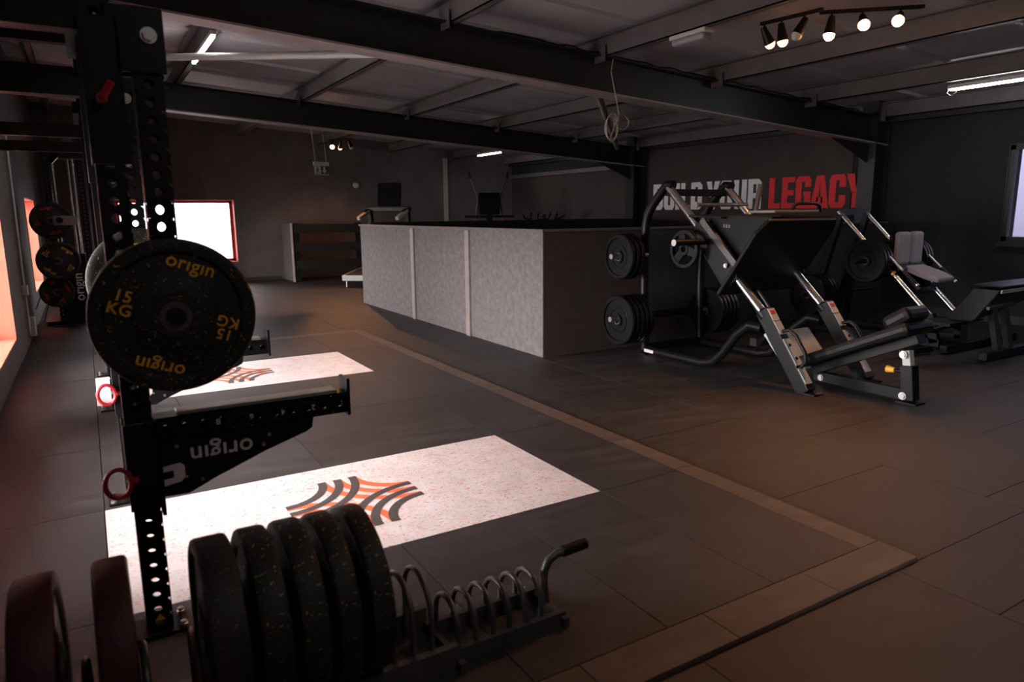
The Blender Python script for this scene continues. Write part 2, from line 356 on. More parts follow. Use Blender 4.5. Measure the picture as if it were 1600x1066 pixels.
# block letters on the right wall
def letter(ch, w=.30, h=.46, t=.095):
    """polygons (u right, v up) of a heavy condensed capital; returns list of convex pieces"""
    R = lambda a, b, c, d: [(a, c), (b, c), (b, d), (a, d)]
    b = t*.78; c = t*.55; P = []
    def bowl(x0, x1, v0, v1):   # rounded right-hand stroke
        P.append([(x1-t, v0+c*.2), (x1-c*.6, v0), (x1, v0+c), (x1, v1-c), (x1-c*.6, v1), (x1-t, v1-c*.2)])
    if ch == 'I': P += [R(0, t, 0, h)]
    elif ch == 'L': P += [R(0, t, 0, h), R(t, w*.82, 0, b)]
    elif ch == 'E': P += [R(0, t, 0, h), R(t, w*.86, 0, b), R(t, w*.86, h-b, h), R(t, w*.8, h/2-b/2, h/2+b/2)]
    elif ch == 'U': P += [[(0, c), (c*.7, 0), (t, 0), (t, h), (0, h)], [(w-t, 0), (w-c*.7, 0), (w, c), (w, h), (w-t, h)], R(t, w-t, 0, b)]
    elif ch == 'D': P += [R(0, t, 0, h), R(t, w-t, 0, b), R(t, w-t, h-b, h), [(w-t, 0), (w-c, 0), (w, c), (w, h-c), (w-c, h), (w-t, h)]]
    elif ch == 'O': P += [[(0, c), (c*.7, 0), (t, 0), (t, h), (c*.7, h), (0, h-c)], [(w-t, 0), (w-c*.7, 0), (w, c), (w, h-c), (w-c*.7, h), (w-t, h)], R(t, w-t, 0, b), R(t, w-t, h-b, h)]
    elif ch == 'C': P += [[(0, c), (c*.7, 0), (t, 0), (t, h), (c*.7, h), (0, h-c)], R(t, w-t, 0, b), R(t, w-t, h-b, h), [(w-t, h*.62), (w, h*.62), (w, h-c), (w-c*.7, h), (w-t, h)], [(w-t, 0), (w-c*.7, 0), (w, c), (w, h*.38), (w-t, h*.38)]]
    elif ch == 'G': P += [[(0, c), (c*.7, 0), (t, 0), (t, h), (c*.7, h), (0, h-c)], R(t, w-t, 0, b), R(t, w-t, h-b, h), [(w-t, h*.66), (w, h*.66), (w, h-c), (w-c*.7, h), (w-t, h)], R(w-t, w, 0, h*.52), R(w*.52, w-t, h*.38, h*.52)]
    elif ch == 'B': P += [R(0, t, 0, h), R(t, w-t, 0, b), R(t, w-t, h-b, h), R(t, w-t, h/2-b/2, h/2+b/2), [(w-t, 0), (w-c, 0), (w, c), (w, h/2-c*.6), (w-c*.6, h/2), (w-t, h/2)], [(w-t, h/2), (w-c*.6, h/2), (w, h/2+c*.6), (w, h-c), (w-c, h), (w-t, h)]]
    elif ch == 'R': P += [R(0, t, 0, h), R(t, w-t, h-b, h), R(t, w-t, h*.44-b/2, h*.44+b/2), [(w-t, h*.44), (w-c*.6, h*.44), (w, h*.44+c*.6), (w, h-c), (w-c, h), (w-t, h)], [(w-t, 0), (w, 0), (w, h*.40), (w-c*.6, h*.44), (w-t, h*.44)]]
    elif ch == 'A': P += [[(-.02, 0), (t*.92, 0), (w*.5, h*.78), (w*.5, h), (w*.26, h)], [(w*.5, h*.78), (w-t*.92, 0), (w+.02, 0), (w*.74, h), (w*.5, h)], R(w*.3, w*.7, h*.16, h*.16+b)]
    elif ch == 'Y': P += [R(w/2-t/2, w/2+t/2, 0, h*.45), [(-.02, h), (w/2-t/2, h*.40), (w/2, h*.46), (w/2, h*.56), (t*.95, h)], [(w/2, h*.46), (w/2+t/2, h*.40), (w+.02, h), (w-t*.95, h), (w/2, h*.56)]]
    return P
LW = {'I': .104, 'L': .212, 'E': .218}
def painted(word, y, m, w0=.257, gap=.028, h=.455, z=1.338):
    for ch in word:
        w = LW.get(ch, w0); g = G()
        for P in letter(ch, w if ch not in 'ILE' else (.257 if ch != 'I' else .104), h, .100):
            g.prism(P, (XR-.0125, y, z), (0, -1, 0), (0, 0, 1), .002)
        g.build('painted_letter', m, wall_r); y -= w+gap
    return y
painted('BUILD', 9.865, 'white_paint'); painted('YOUR', 8.555, 'white_paint')
painted('LEGACY', 7.30, 'sign_red', .252, .022)
# columns on the right wall
FR = (1.1, 5.57, 10.2)
for yc in FR:
    g = G().box(XR-.30, XR-.285, yc-.11, yc+.11, 0, 2.75).box(XR-.285, XR-.02, yc-.006, yc+.006, 0, 2.75).box(XR-.02, XR, yc-.11, yc+.11, 0, 2.75)
    g.build('column', 'steel_black', wall_r)
# windows
def window(n, axis, a_room, a_out, u0, u1, z0, z1, pane, rev, frm, mull=()):
    w = sempty('window_%d' % n)
    t = .012; d = a_out-a_room; sgn = 1 if d > 0 else -1
    def bx(g, d0, d1, ua, ub, za, zb):
        lo, hi = sorted((a_room+sgn*d0, a_room+sgn*d1))
        if axis == 'x': g.box(lo, hi, ua, ub, za, zb)
        else: g.box(ua, ub, lo, hi, za, zb)
    D = abs(d); g = G()
    bx(g, -.004, D, u0, u0+t, z0, z1); bx(g, -.004, D, u1-t, u1, z0, z1); bx(g, -.004, D, u0, u1, z1-t, z1); bx(g, -.004, D, u0, u1, z0, z0+t)
    g.build('reveal', rev, w)
    g = G(); f = .05
    bx(g, D-.10, D-.03, u0+t, u0+t+f, z0+t, z1-t); bx(g, D-.10, D-.03, u1-t-f, u1-t, z0+t, z1-t); bx(g, D-.10, D-.03, u0+t, u1-t, z0+t, z0+t+f); bx(g, D-.10, D-.03, u0+t, u1-t, z1-t-f, z1-t)
    for m_ in mull: bx(g, D-.09, D-.04, m_-.02, m_+.02, z0+t, z1-t)
    g.build('window_frame', frm, w)
    g = G(); bx(g, D-.07, D-.064, u0+t+f, u1-t-f, z0+t+f, z1-t-f); g.build('pane', pane, w)
    L = bpy.data.lights.new('sky_portal', 'AREA'); L.shape = 'RECTANGLE'; L.cycles.is_portal = True
    lo = bpy.data.objects.new('sky_portal', L); COL.objects.link(lo); lo.parent = w
    c = a_room+sgn*(D+.02)
    if axis == 'x':
        L.size = u1-u0; L.size_y = z1-z0; lo.location = (c, (u0+u1)/2, (z0+z1)/2)
        dirv = Vector((-sgn, 0, 0))
    else:
        L.size = u1-u0; L.size_y = z1-z0; lo.location = ((u0+u1)/2, c, (z0+z1)/2); dirv = Vector((0, -sgn, 0))
    zax = -dirv; yax = Vector((0, 0, 1)); xax = yax.cross(zax)
    lo.rotation_euler = Matrix((xax, yax, zax)).transposed().to_euler()
    return w
for i, h in enumerate(WL): window(i+1, 'x', XL, XL-.35, *h, 'pane_clear', 'reveal_red', 'frame_red', mull=((h[0]+h[1])/2,))
window(5, 'y', YB, YB+.3, *WB[0], 'pane_hazy', 'reveal_red', 'frame_red')
w5 = window(6, 'x', XR, XR+.105, *WR[0], 'pane_film', 'frame_dark', 'frame_dark')
G().box(XR-.07, XR+.02, 1.25, 4.07, .885, .93).build('window_sill', 'frame_dark', w5)
# ---- roof: lining sheets, purlins, rafters, braces
ceil = G()
nseg = 64
xs = [XL-.3+(XR+.6-XL)*i/nseg for i in range(nseg+1)]
Y0, Y1 = YN-.3, YB+.3
for x0, x1 in zip(xs, xs[1:]):
    ceil.add([(x0, Y0, roofz(x0)), (x1, Y0, roofz(x1)), (x1, Y1, roofz(x1)), (x0, Y1, roofz(x0)), (x0, Y0, roofz(x0)+.08), (x1, Y0, roofz(x1)+.08), (x1, Y1, roofz(x1)+.08), (x0, Y1, roofz(x0)+.08)], [(0, 3, 2, 1), (4, 5, 6, 7), (0, 1, 5, 4), (2, 3, 7, 6)])
ceil = struct(ceil.build('ceiling', 'roof'))
# trapezoid ribs of the lining sheet, along X
yy = YN
ribs = G()
while yy < YB:
    za = roofz(XL)-.03; zb = roofz(XR)-.03
    ribs.add([(XL, yy-.045, za+.03), (XL, yy-.02, za), (XL, yy+.02, za), (XL, yy+.045, za+.03), (XR, yy-.045, zb+.03), (XR, yy-.02, zb), (XR, yy+.02, zb), (XR, yy+.045, zb+.03)], [(0, 1, 5, 4), (1, 2, 6, 5), (2, 3, 7, 6)])
    yy += 1.0
rb = ribs.build('sheet_ribs', 'roof', ceil); rb['kind'] = 'stuff'
for xp in (-.35, 1.15, 2.72, 4.32, 5.87, 7.42, 8.8):
    z1 = roofz(xp)-.03; z0 = z1-.17
    g = G().box(xp-.006, xp+.006, YN, YB, z0, z1).box(xp-.006, xp+.07, YN, YB, z0, z0+.008).box(xp-.07, xp+.006, YN, YB, z1-.008, z1).box(xp+.062, xp+.07, YN, YB, z0, z0+.025)
    g.build('purlin', 'purlin', ceil)
    for yc in FR: G().bar((xp-.03, yc-.16, z0+.02), (xp-.03, yc+.16, z0+.02), .008, .14).build('cleat', 'purlin', ceil)
for k, yc in enumerate(FR):
    g = G(); f = G(); H = .34; bz = lambda x: 2.685-.063*x
    for (a, b, gg) in ((0, .016, f), (.016, H-.014, g), (H-.014, H, g)):
        hw = .105 if gg is f or a > .1 else .007
        x0, x1 = XL, XR-.02
        gg.add([(x0, yc-hw, bz(x0)+a), (x1, yc-hw, bz(x1)+a), (x1, yc+hw, bz(x1)+a), (x0, yc+hw, bz(x0)+a), (x0, yc-hw, bz(x0)+b), (x1, yc-hw, bz(x1)+b), (x1, yc+hw, bz(x1)+b), (x0, yc+hw, bz(x0)+b)],
               [(0, 3, 2, 1), (4, 5, 6, 7), (0, 1, 5, 4), (1, 2, 6, 5), (2, 3, 7, 6), (3, 0, 4, 7)])
    # haunch at the column
    g.prism([(XR-1.1, bz(XR-1.1)+.01), (XR-.28, bz(XR)-.22), (XR-.28, bz(XR)+.1)], (0, yc+.006, 0), (1, 0, 0), (0, 0, 1), .012)
    o = g.build('rafter', 'steel_black', ceil); f.build('bottom_flange', 'flange_lit', o)
G().cyl((2.42, 5.62, 2.60), (.60, 7.9, 2.80), .032, 14).build('brace_tube', 'silver_paint', ceil)
G().cyl((4.42, 5.78, 2.62), (8.35, 10.15, 2.44), .04, 14).build('brace_tube', 'strip_metal', ceil)
# dark perimeter rails where wall meets sheet
G().box(XR-.10, XR, YN, YB, 2.40, 2.60).build('eaves_rail', 'steel_black', wall_r)
G().box(XR-.07, XR, 10.6, YB, 2.12, 2.20).build('eaves_rail', 'purlin', wall_r)
# ---- half wall round the stairwell
CH = 1.16
en = sempty('wall_partition', (3.476, 5.226, 0)); OFF[en.name] = Vector((3.476, 5.226, 0))
ys = [5.226, 6.66, 8.135, 10.087]
for a, b in zip(ys, ys[1:]): G().box(3.476, 3.496, a+.004, b-.004, .0, CH-.02).build('panel', 'board', en)
G().box(3.496, 3.60, 5.24, 10.07, 0, CH-.02).build('core', 'wall_brown', en)
for yy in ys[1:-1]: G().box(3.452, 3.476, yy-.045, yy+.045, 0, CH-.03).build('cover_strip', 'strip_dull', en)
xs = [3.476, 4.70, 5.92, 7.14, 8.36, XR-.31]
for a, b in zip(xs, xs[1:]): G().box(a+.003, b-.003, 5.226, 5.246, 0, CH-.02).build('panel', 'board_dark' if a < 4 else 'board_shaded', en)
G().box(3.50, XR-.31, 5.246, 5.33, 0, CH-.02).build('core', 'wall_brown', en)
G().box(3.60, XR-.31, 9.98, 10.087, 0, CH+.03).build('core', 'wall_navy', en)
G().box(3.455, 3.62, 5.205, 10.10, CH-.02, CH).box(3.62, XR-.31, 5.205, 5.35, CH-.02, CH).build('cap', 'cap_wood', en)
# dado sheet behind the machines on the right wall, skirting
struct(G().box(XR-.02, XR, YN, 5.5, 0, .10).build('baseboard_right', 'frame_dark'))
struct(G().box(XL, 3.4, YB-.015, YB, 0, .07).build('baseboard_back', 'wall_brown'))
# vertical batten and return on the back wall
struct(G().box(7.16, 7.26, YB-.03, YB, 1.05, 2.55).build('trim_1', 'strip_metal'))
# back wall board outline
G().box(.3, 2.78, YB-.006, YB, 1.66, 1.95).build('patch_board', 'wall_charcoal', wall_b)
# ================================================================== BARRIER at the back
f = thing('slatted_barrier', 'black slatted barrier with a solid end panel in front of the dark back wall', 'barrier', (3.5, 14.1, 0))
G().box(3.46, 3.50, 14.12, YB-.02, 0, 1.13).build('end_panel', 'wall_charcoal', f)
G().box(3.445, 3.475, 14.06, 14.12, 0, 1.15).build('edge_trim', 'strip_metal', f)
G().box(3.50, 3.60, 14.05, 14.13, 0, 1.14).build('post', 'powder_matt', f)
G().box(4.75, 4.85, 14.05, 14.13, 0, 1.14).build('post', 'powder_matt', f)
for z in (.26, .60, .965):
    G().box(3.50, 4.85, 14.03, 14.06, z-.015, z+.155).build('slat', 'slat_black', f)
# ================================================================== RACKS
def upright(par, x, y, z0, z1, name='upright', w=.075):
    n = int((z1-z0)/.05); g = G(); h = w/2
    g.strip_holes((x-h, y-h, z0), (1, 0, 0), (0, 0, 1), w, .05, n, .0140)
    g.strip_holes((x+h, y+h, z0), (-1, 0, 0), (0, 0, 1), w, .05, n, .0140)
    g.strip_holes((x-h, y+h, z0), (0, -1, 0), (0, 0, 1), w, .05, n, .0085)
    g.strip_holes((x+h, y-h, z0), (0, 1, 0), (0, 0, 1), w, .05, n, .0085)
    return g.build(name, 'powder', par)
RY = (2.335, 3.56)
def bolt(par, p, ax, r=.013, m='zinc'):
    p = Vector(p); ax = Vector(ax)
    return G().cyl(p, p+ax*.007, r*1.35, 14).cyl(p+ax*.007, p+ax*.016, r, 6).build('bolt', m, par)
def rack(dy, lab):
    r = thing('power_rack', lab, 'rack', (.08, 2.95+dy, P0))
    for y in RY:
        y += dy
        upright(r, .08, y, P0+.01, 2.46)
        b = G().box(-.03, .165, y-.075, y+.055, P0, P0+.010).build('base_plate', 'powder', r, bevel=.002)
        for bx_ in (-.01, .145):
            for by in (-.052, .035): bolt(b, (bx_, y+by, P0+.010), (0, 0, 1), .010)
        G().box(XL+.012, .042, y-.0375, y+.0375, 1.80, 1.875).build('wall_beam', 'powder', r)
        G().box(XL+.002, XL+.012, y-.08, y+.08, 1.72, 1.96).build('wall_plate', 'powder', r)
        G().box(XL+.012, .042, y-.0375, y+.0375, 2.36, 2.435).build('wall_beam', 'powder', r)
    G().cyl((.08, RY[0]+dy, 2.40), (.08, RY[1]+dy, 2.40), .016, 14).build('pull_up_bar', 'steel_grey', r)
    G().box(.01, .04, RY[0]+dy, RY[1]+dy, 1.95, 2.02).build('cross_beam', 'powder', r)
    g = G().box(.046, .078, RY[0]+dy-.0385, RY[0]+dy-.0378, .10, .14)
    g = G().prism([(.066, P0+.04), (.096, P0+.04), (.081, P0+.062)], (0, RY[0]+dy-.0385, 0), (1, 0, 0), (0, 0, 1), .0006); g.build('warning_sticker', 'yellow', r)
    return r
rack(0, 'tall black perforated squat rack standing at the plate rack, nearest platform inlay')
rack(3.033, 'tall black perforated squat rack beside the inlay nearer the half wall')
# ---- safety arms
def safety_arm(y, lab):
    o = Vector((.08, y, .66)); s = thing('safety_arm', lab, 'safety arm', (.08, y, .55), 'spotter arms on the squat racks')
    x0, x1, z0, z1 = .125, .715, .635, .705
    g = G(); n = 11; pitch = (x1-x0)/n
    for yy, sg in ((y-.0375, 1), (y+.0375, -1)):
        g.strip_holes((x0 if sg > 0 else x1, yy, z0), (0, 0, 1), (sg, 0, 0), z1-z0, pitch, n, .0125)
    g.box(x0, x1, y-.0375, y+.0375, z1-.004, z1).box(x0, x1, y-.0375, y+.0375, z0, z0+.004)
    g.build('beam', 'powder', s)
    G().box(x0+.06, x1-.03, y-.034, y+.034, z1, z1+.012).build('liner', 'liner', s, bevel=.003)
    G().box(x1, x1+.012, y-.042, y+.042, z0-.012, z1+.048).build('end_stop', 'powder', s, bevel=.002)
    # gusset plate below with cut-look lettering
    poly = [(x0, z0), (x0, .455), (.20, .452), (.273, .485), (.44, .548), (.57, .588), (.592, .60), (.598, z0)]
    gp = G().prism(poly[::-1], (0, y-.036, 0), (1, 0, 0), (0, 0, 1), -.007); gu = gp.build('gusset', 'powder', s)
    g = put_text(G(), 'or\u0131g\u0131n', (.305, y-.0368, .588), (-1, 0, 0), (0, 0, -1), .078, .012, 0, 1.05); g.build('lettering', 'print_white', gu)
    g = G()
    for k, t in ((.60, '2'), (.50, '4'), (.40, '6'), (.30, '8')): put_text(g, t, (k, y-.0378, .668), (-1, 0, 0), (0, 0, -1), .026, .01)
    g.build('scale_numbers', 'print_white', s)
    g = G().prism([(.132, .488), (.18, .495), (.192, .51), (.192, .545), (.18, .556), (.132, .55), (.132, .533), (.16, .535), (.16, .512), (.132, .508)], (0, y-.0368, 0), (1, 0, 0), (0, 0, 1), .0006); g.build('marking', 'print_white', gu)
    for (u, v) in ((.175, .61), (.24, .49), (.45, .60), (.43, .57)): G().cyl((u, y-.036, v), (u, y-.041, v), .006, 10).build('rivet', 'zinc', gu)
    # bracket hugging the upright
    G().box(.035, .128, y-.052, y-.0395, .43, .70).box(.035, .128, y+.0395, y+.052, .43, .70).box(.1185, .130, y-.052, y+.052, .40, .70).build('bracket', 'powder', s, bevel=.002)
    G().cyl((.03, y, .525), (.20, y-.03, .505), .008, 10).build('pin', 'zinc', s)
    pts = [(.010-.034*math.cos(a)*1.0, y-.06, .53+.044*math.sin(a)) for a in [2*PI*i/24 for i in range(24)]]
    G().tube(pts, .0075, 8, True).build('pull_ring', 'red_plastic', s)
    G().cyl((.044, y-.06, .53), (.06, y-.05, .53), .011, 12).build('plunger', 'red_plastic', s)
    return s
safety_arm(2.335, 'black safety arm with white lettering on the rack post at the floor plate rack')
safety_arm(3.56, 'black safety arm on the rack post behind, over the far edge of the nearest inlay')
safety_arm(5.368, 'black safety arm half hidden behind the large hanging plate')
# ---- lever arms hanging at the uprights
def lever(y, lab):
    s = thing('lever_arm', lab, 'lever arm', (.2, y, 1.05), 'hanging lever arms of the rack')
    upright(s, .196, y, 1.00, 1.85, 'arm_tube')
    G().box(.10, .245, y-.050, y-.040, 1.70, 1.875).box(.10, .245, y+.040, y+.050, 1.70, 1.875).build('pivot_plate', 'powder', s, bevel=.003)
    b = bolt(s, (.205, y-.050, 1.80), (0, -1, 0), .016)
    G().box(.036, .124, y-.056, y-.039, 1.45, 1.84).box(.036, .124, y+.039, y+.056, 1.45, 1.84).box(.118, .132, y-.05, y+.05, 1.45, 1.84).build('trolley', 'powder', s, bevel=.002)
    G().cyl((.075, y-.056, 1.62), (.075, y-.10, 1.62), .014, 12).cyl((.075, y-.10, 1.62), (.10, y-.115, 1.66), .010, 10).build('pull_pin', 'red_plastic', s)
    G().cyl((.20, y-.04, 1.025), (.20, y-.168, 1.025), .025, 20).build('weight_peg', 'powder', s)
    G().cyl((.205, y+.04, 1.08), (.205, y+.16, 1.08), .016, 12).build('grip', 'leather', s)
    return s
lever(2.335, 'black perforated lever arm carrying the yellow lettered plate')
lever(3.56, 'black perforated lever arm on the rack post behind')
# ---- bumper plates
def bumper(c, ax, R, T, m, lab, kg, pm, rot=0, group=None, face=-1, txt=True):
    c = Vector(c); ax = Vector(ax).normalized(); h = T/2
    s = thing('bumper_plate', lab, 'weight plate', c, group)
    prof = [(.026, -h), (.062, -h), (.064, -h+.006), (R*.42, -h+.006), (R*.46, -h+.012), (R*.80, -h+.012), (R*.84, -h+.003), (R-.012, -h), (R-.003, -h+.004), (R, -h+.012), (R, h-.012), (R-.003, h-.004), (R-.012, h), (R*.84, h-.003), (R*.80, h-.012), (R*.46, h-.012), (R*.42, h-.006), (.064, h-.006), (.062, h), (.026, h), (.026, -h)]
    G().lathe(prof, c, ax, 56).build('rubber_disc', m, s)
    G().lathe([(.0255, -h-.001), (.043, -h-.001), (.043, h+.001), (.0255, h+.001), (.0255, -h-.001)], c, ax, 28).build('hub', 'steel_grey', s)
    if txt:
        # lettering on the face that looks along face*ax
        nrm = ax*face; ey0 = Vector((0, 0, 1)); ex0 = ey0.cross(nrm).normalized()
        o = c+nrm*(h-.011)
        rad = R*.64
        for k, tx in ((0, 'or\u0131g\u0131n'), (1, kg), (2, 'or\u0131g\u0131n'), (3, kg)):
            a = -rot+(0, PI/2, PI, -PI/2)[k]
            pos = o+ex0*(-math.sin(a)*rad)+ey0*(math.cos(a)*rad)
            tr = -rot if k in (0, 1) else -rot+PI
            g = put_text(G(), tx, pos, ex0, ey0, .056*R/.225 if k % 2 == 0 else .046*R/.225, .012, tr, 1.05)
            g.build('lettering' if k % 2 == 0 else 'weight_mark', pm, s)
    return s
bumper((.198, 2.215, 1.025), (0, 1, 0), .220, .062, 'bumper_yellow', 'black fifteen kilo rubber plate with bold yellow lettering hanging on the lever arm', '15\nKG', 'print_yellow', math.radians(20), face=-1)
bumper((.205, 3.43, 1.03), (0, 1, 0), .225, .062, 'bumper_yellow', 'black rubber plate on the lever arm behind the yellow lettered plate', '15\nKG', 'print_yellow', 0)
# ---- floor plate rack (toaster rack) along X
TY = 1.76
t = thing('plate_rack', 'dark grey wire toaster rack holding bumper plates on the floor', 'plate rack', (.5, TY, P0))
for yy in (TY-.08, TY+.085):
    G().box(.80, 1.19, yy-.02, yy+.004, P0, P0+.042).build('rail', 'steel_grey', t)
    G().box(-.30, .80, yy-.045 if yy < TY else yy+.02, yy-.021 if yy < TY else yy+.044, P0, P0+.074).build('rail', 'steel_grey', t)
G().box(.79, .81, TY-.15, TY+.15, P0, P0+.03).build('cross_bar', 'steel_grey', t)
G().box(-.30, -.28, TY-.15, TY+.15, P0, P0+.03).build('cross_bar', 'steel_grey', t)
G().box(1.17, 1.19, TY-.12, TY+.12, P0, P0+.03).build('cross_bar', 'steel_grey', t)
def loop(x, hw, h):
    pts = [(x, TY-hw, P0+.02)]+[(x, TY-hw*math.cos(a), P0+h-hw+hw*math.sin(a)) for a in [PI*i/14 for i in range(15)]]+[(x, TY+hw, P0+.02)]
    G().tube(pts, .0085, 10).build('loop', 'steel_grey', t)
for i in range(6): loop(.82+.058*i, .078, .158)
for x in (.612, .67, .726): loop(x, .098, .27)
for x in (-.24, -.10, .02, .13, .243, .335, .425, .507): loop(x, .098, .27)
G().tube([(1.18, TY, P0+.02), (1.172, TY, P0+.10), (1.174, TY, P0+.14), (1.19, TY, P0+.17), (1.224, TY, P0+.187), (1.33, TY, P0+.192)], .014, 12).build('handle', 'steel_grey', t)
G().tube([(1.245, TY, P0+.188), (1.34, TY, P0+.193)], .019, 14).build('handle_grip', 'leather', t)
G().tube([(-.30, TY, P0+.02), (-.30, TY, P0+.2), (-.33, TY, P0+.25), (-.42, TY, P0+.27)], .014, 12).build('handle', 'steel_grey', t)
zc = P0+.05+.225
for x, T, m, lab in ((.550, .062, 'bumper_yellow', 'first black bumper plate in the floor rack, next to the wire loops'),
                     (.465, .060, 'bumper_yellow', 'second black bumper plate from the wire loops'),
                     (.380, .070, 'bumper_yellow', 'black yellow-flecked bumper plate in the middle of the five'),
                     (.29, .072, 'bumper_yellow', 'black bumper plate fourth from the wire loops'),
                     (.19, .085, 'bumper_red', 'black bumper plate facing the gap in the floor rack'),
                     (-.03, .075, 'bumper_crimson', 'dark crimson bumper plate beside the gap in the floor rack'),
                     (-.18, .085, 'bumper_crimson', 'dark crimson bumper plate at the wall end of the floor rack')):
    bumper((x, TY, zc), (1, 0, 0), .225, T, m, lab, '', 'print_yellow', 0, 'bumper plates in the floor rack', txt=False)
# ================================================================== LEFT MACHINES
c = thing('cable_tower', 'black cable machine tower with chrome guide rods and vertical white lettering', 'cable machine', (-.17, 10.25, 0))
G().box(-.31, -.02, 10.18, 10.40, .04, .86).build('stack_cover', 'powder', c, bevel=.01)
g = put_text(G(), 'or\u0131g\u0131n', (-.10, 10.178, .45), (0, 0, 1), (-1, 0, 0), .15, .012); g.build('lettering', 'print_white', c)
G().box(-.5, .1, 10.1, 10.7, 0, .05).build('base', 'powder', c)
for x in (-.26, -.10, -.05): G().cyl((x, 10.28, .86), (x, 10.28, 2.0), .014, 12).build('guide_rod', 'chrome', c)
upright(c, -.30, 10.55, .05, 2.3); upright(c, .02, 10.55, .05, 2.3)
G().box(-.36, .08, 10.2, 10.6, 2.0, 2.08).build('top_frame', 'powder', c)
G().bar((-.28, 10.2, 1.95), (-.05, 10.15, 2.2), .04, .06).bar((-.05, 10.2, 2.2), (.05, 10.3, 2.3), .04, .06).build('pulley_bracket', 'powder', c)
G().cyl((-.07, 10.12, 2.2), (-.07, 10.16, 2.2), .05, 20).build('pulley', 'steel_grey', c)
p = thing('plate_storage_post', 'black storage post with pegs of small plates at the left wall window', 'storage post', (-.32, 10.03, 0))
upright(p, -.32, 10.03, .01, 2.2)
G().box(-.42, -.22, 9.93, 10.09, 0, .012).build('base_plate', 'powder', p)
for z in (1.265, .80, .43): G().cyl((-.315, 9.99, z), (-.315, 9.735, z), .024, 16).build('peg', 'powder', p)
G().bar((-.30, 9.66, 1.265), (-.06, 9.66, 1.265), .012, .105).build('stop_bar', 'strip_dull', p)
G().cyl((-.235, 9.655, 1.27), (-.235, 9.62, 1.27), .034, 20).build('stop_knob', 'powder', p)
bumper((-.325, 9.86, 1.265), (0, 1, 0), .215, .06, 'bumper_red', 'black plate with red lettering on the top storage peg', '25\nKG', 'print_red', -.2)
bumper((-.30, 9.80, .80), (0, 1, 0), .225, .06, 'bumper_yellow', 'black plate with yellow lettering on the middle storage peg', '15\nKG', 'print_yellow', math.radians(40))
bumper((-.355, 9.88, .43), (0, 1, 0), .18, .05, 'bumper_red', 'small black plate with red lettering on the lowest storage peg', '25\nKG', 'print_red', 1.2)
# ================================================================== IRON PLATES
def iron(c, ax, R, T, lab, group=None):
    c = Vector(c); ax = Vector(ax).normalized(); h = T/2
    s = thing('iron_plate', lab, 'weight plate', c, group)
    G().lathe([(.028, -h), (.056, -h), (.058, -h*.25), (R*.45, -h*.25), (R*.46, -h*.55), (R*.52, -h*.55), (R*.53, -h*.25), (R*.82, -h*.25), (R*.84, -h), (R*.97, -h), (R, -h*.6), (R, h*.6), (R*.97, h), (R*.84, h), (R*.82, h*.25), (R*.53, h*.25), (R*.52, h*.55), (R*.46, h*.55), (R*.45, h*.25), (.058, h*.25), (.056, h), (.028, h), (.028, -h)], c, ax, 44).build('disc', 'iron', s)
    G().lathe([(.0275, -h-.001), (.038, -h-.001), (.038, h+.001), (.0275, h+.001), (.0275, -h-.001)], c, ax, 24).build('hub', 'steel_grey', s)
    return s
def spoked(c, ax, R, T, lab):
    c = Vector(c); ax = Vector(ax).normalized(); h = T/2; a = ax.orthogonal().normalized(); b = ax.cross(a)
    s = thing('spoked_plate', lab, 'weight plate', c)
    G().lathe([(R*.80, -h), (R*.97, -h), (R, -h*.6), (R, h*.6), (R*.97, h), (R*.80, h), (R*.80, -h)], c, ax, 44).build('rim', 'iron', s)
    G().lathe([(.027, -h), (.05, -h), (.055, 0), (.05, h), (.027, h), (.027, -h)], c, ax, 28).build('hub', 'iron', s)
    for k in range(3):
        d = a*math.cos(2*PI*k/3+.5)+b*math.sin(2*PI*k/3+.5)
        G().bar(c+d*.045, c+d*(R*.83), .07, T*.6, ax).build('spoke', 'iron', s)
    return s
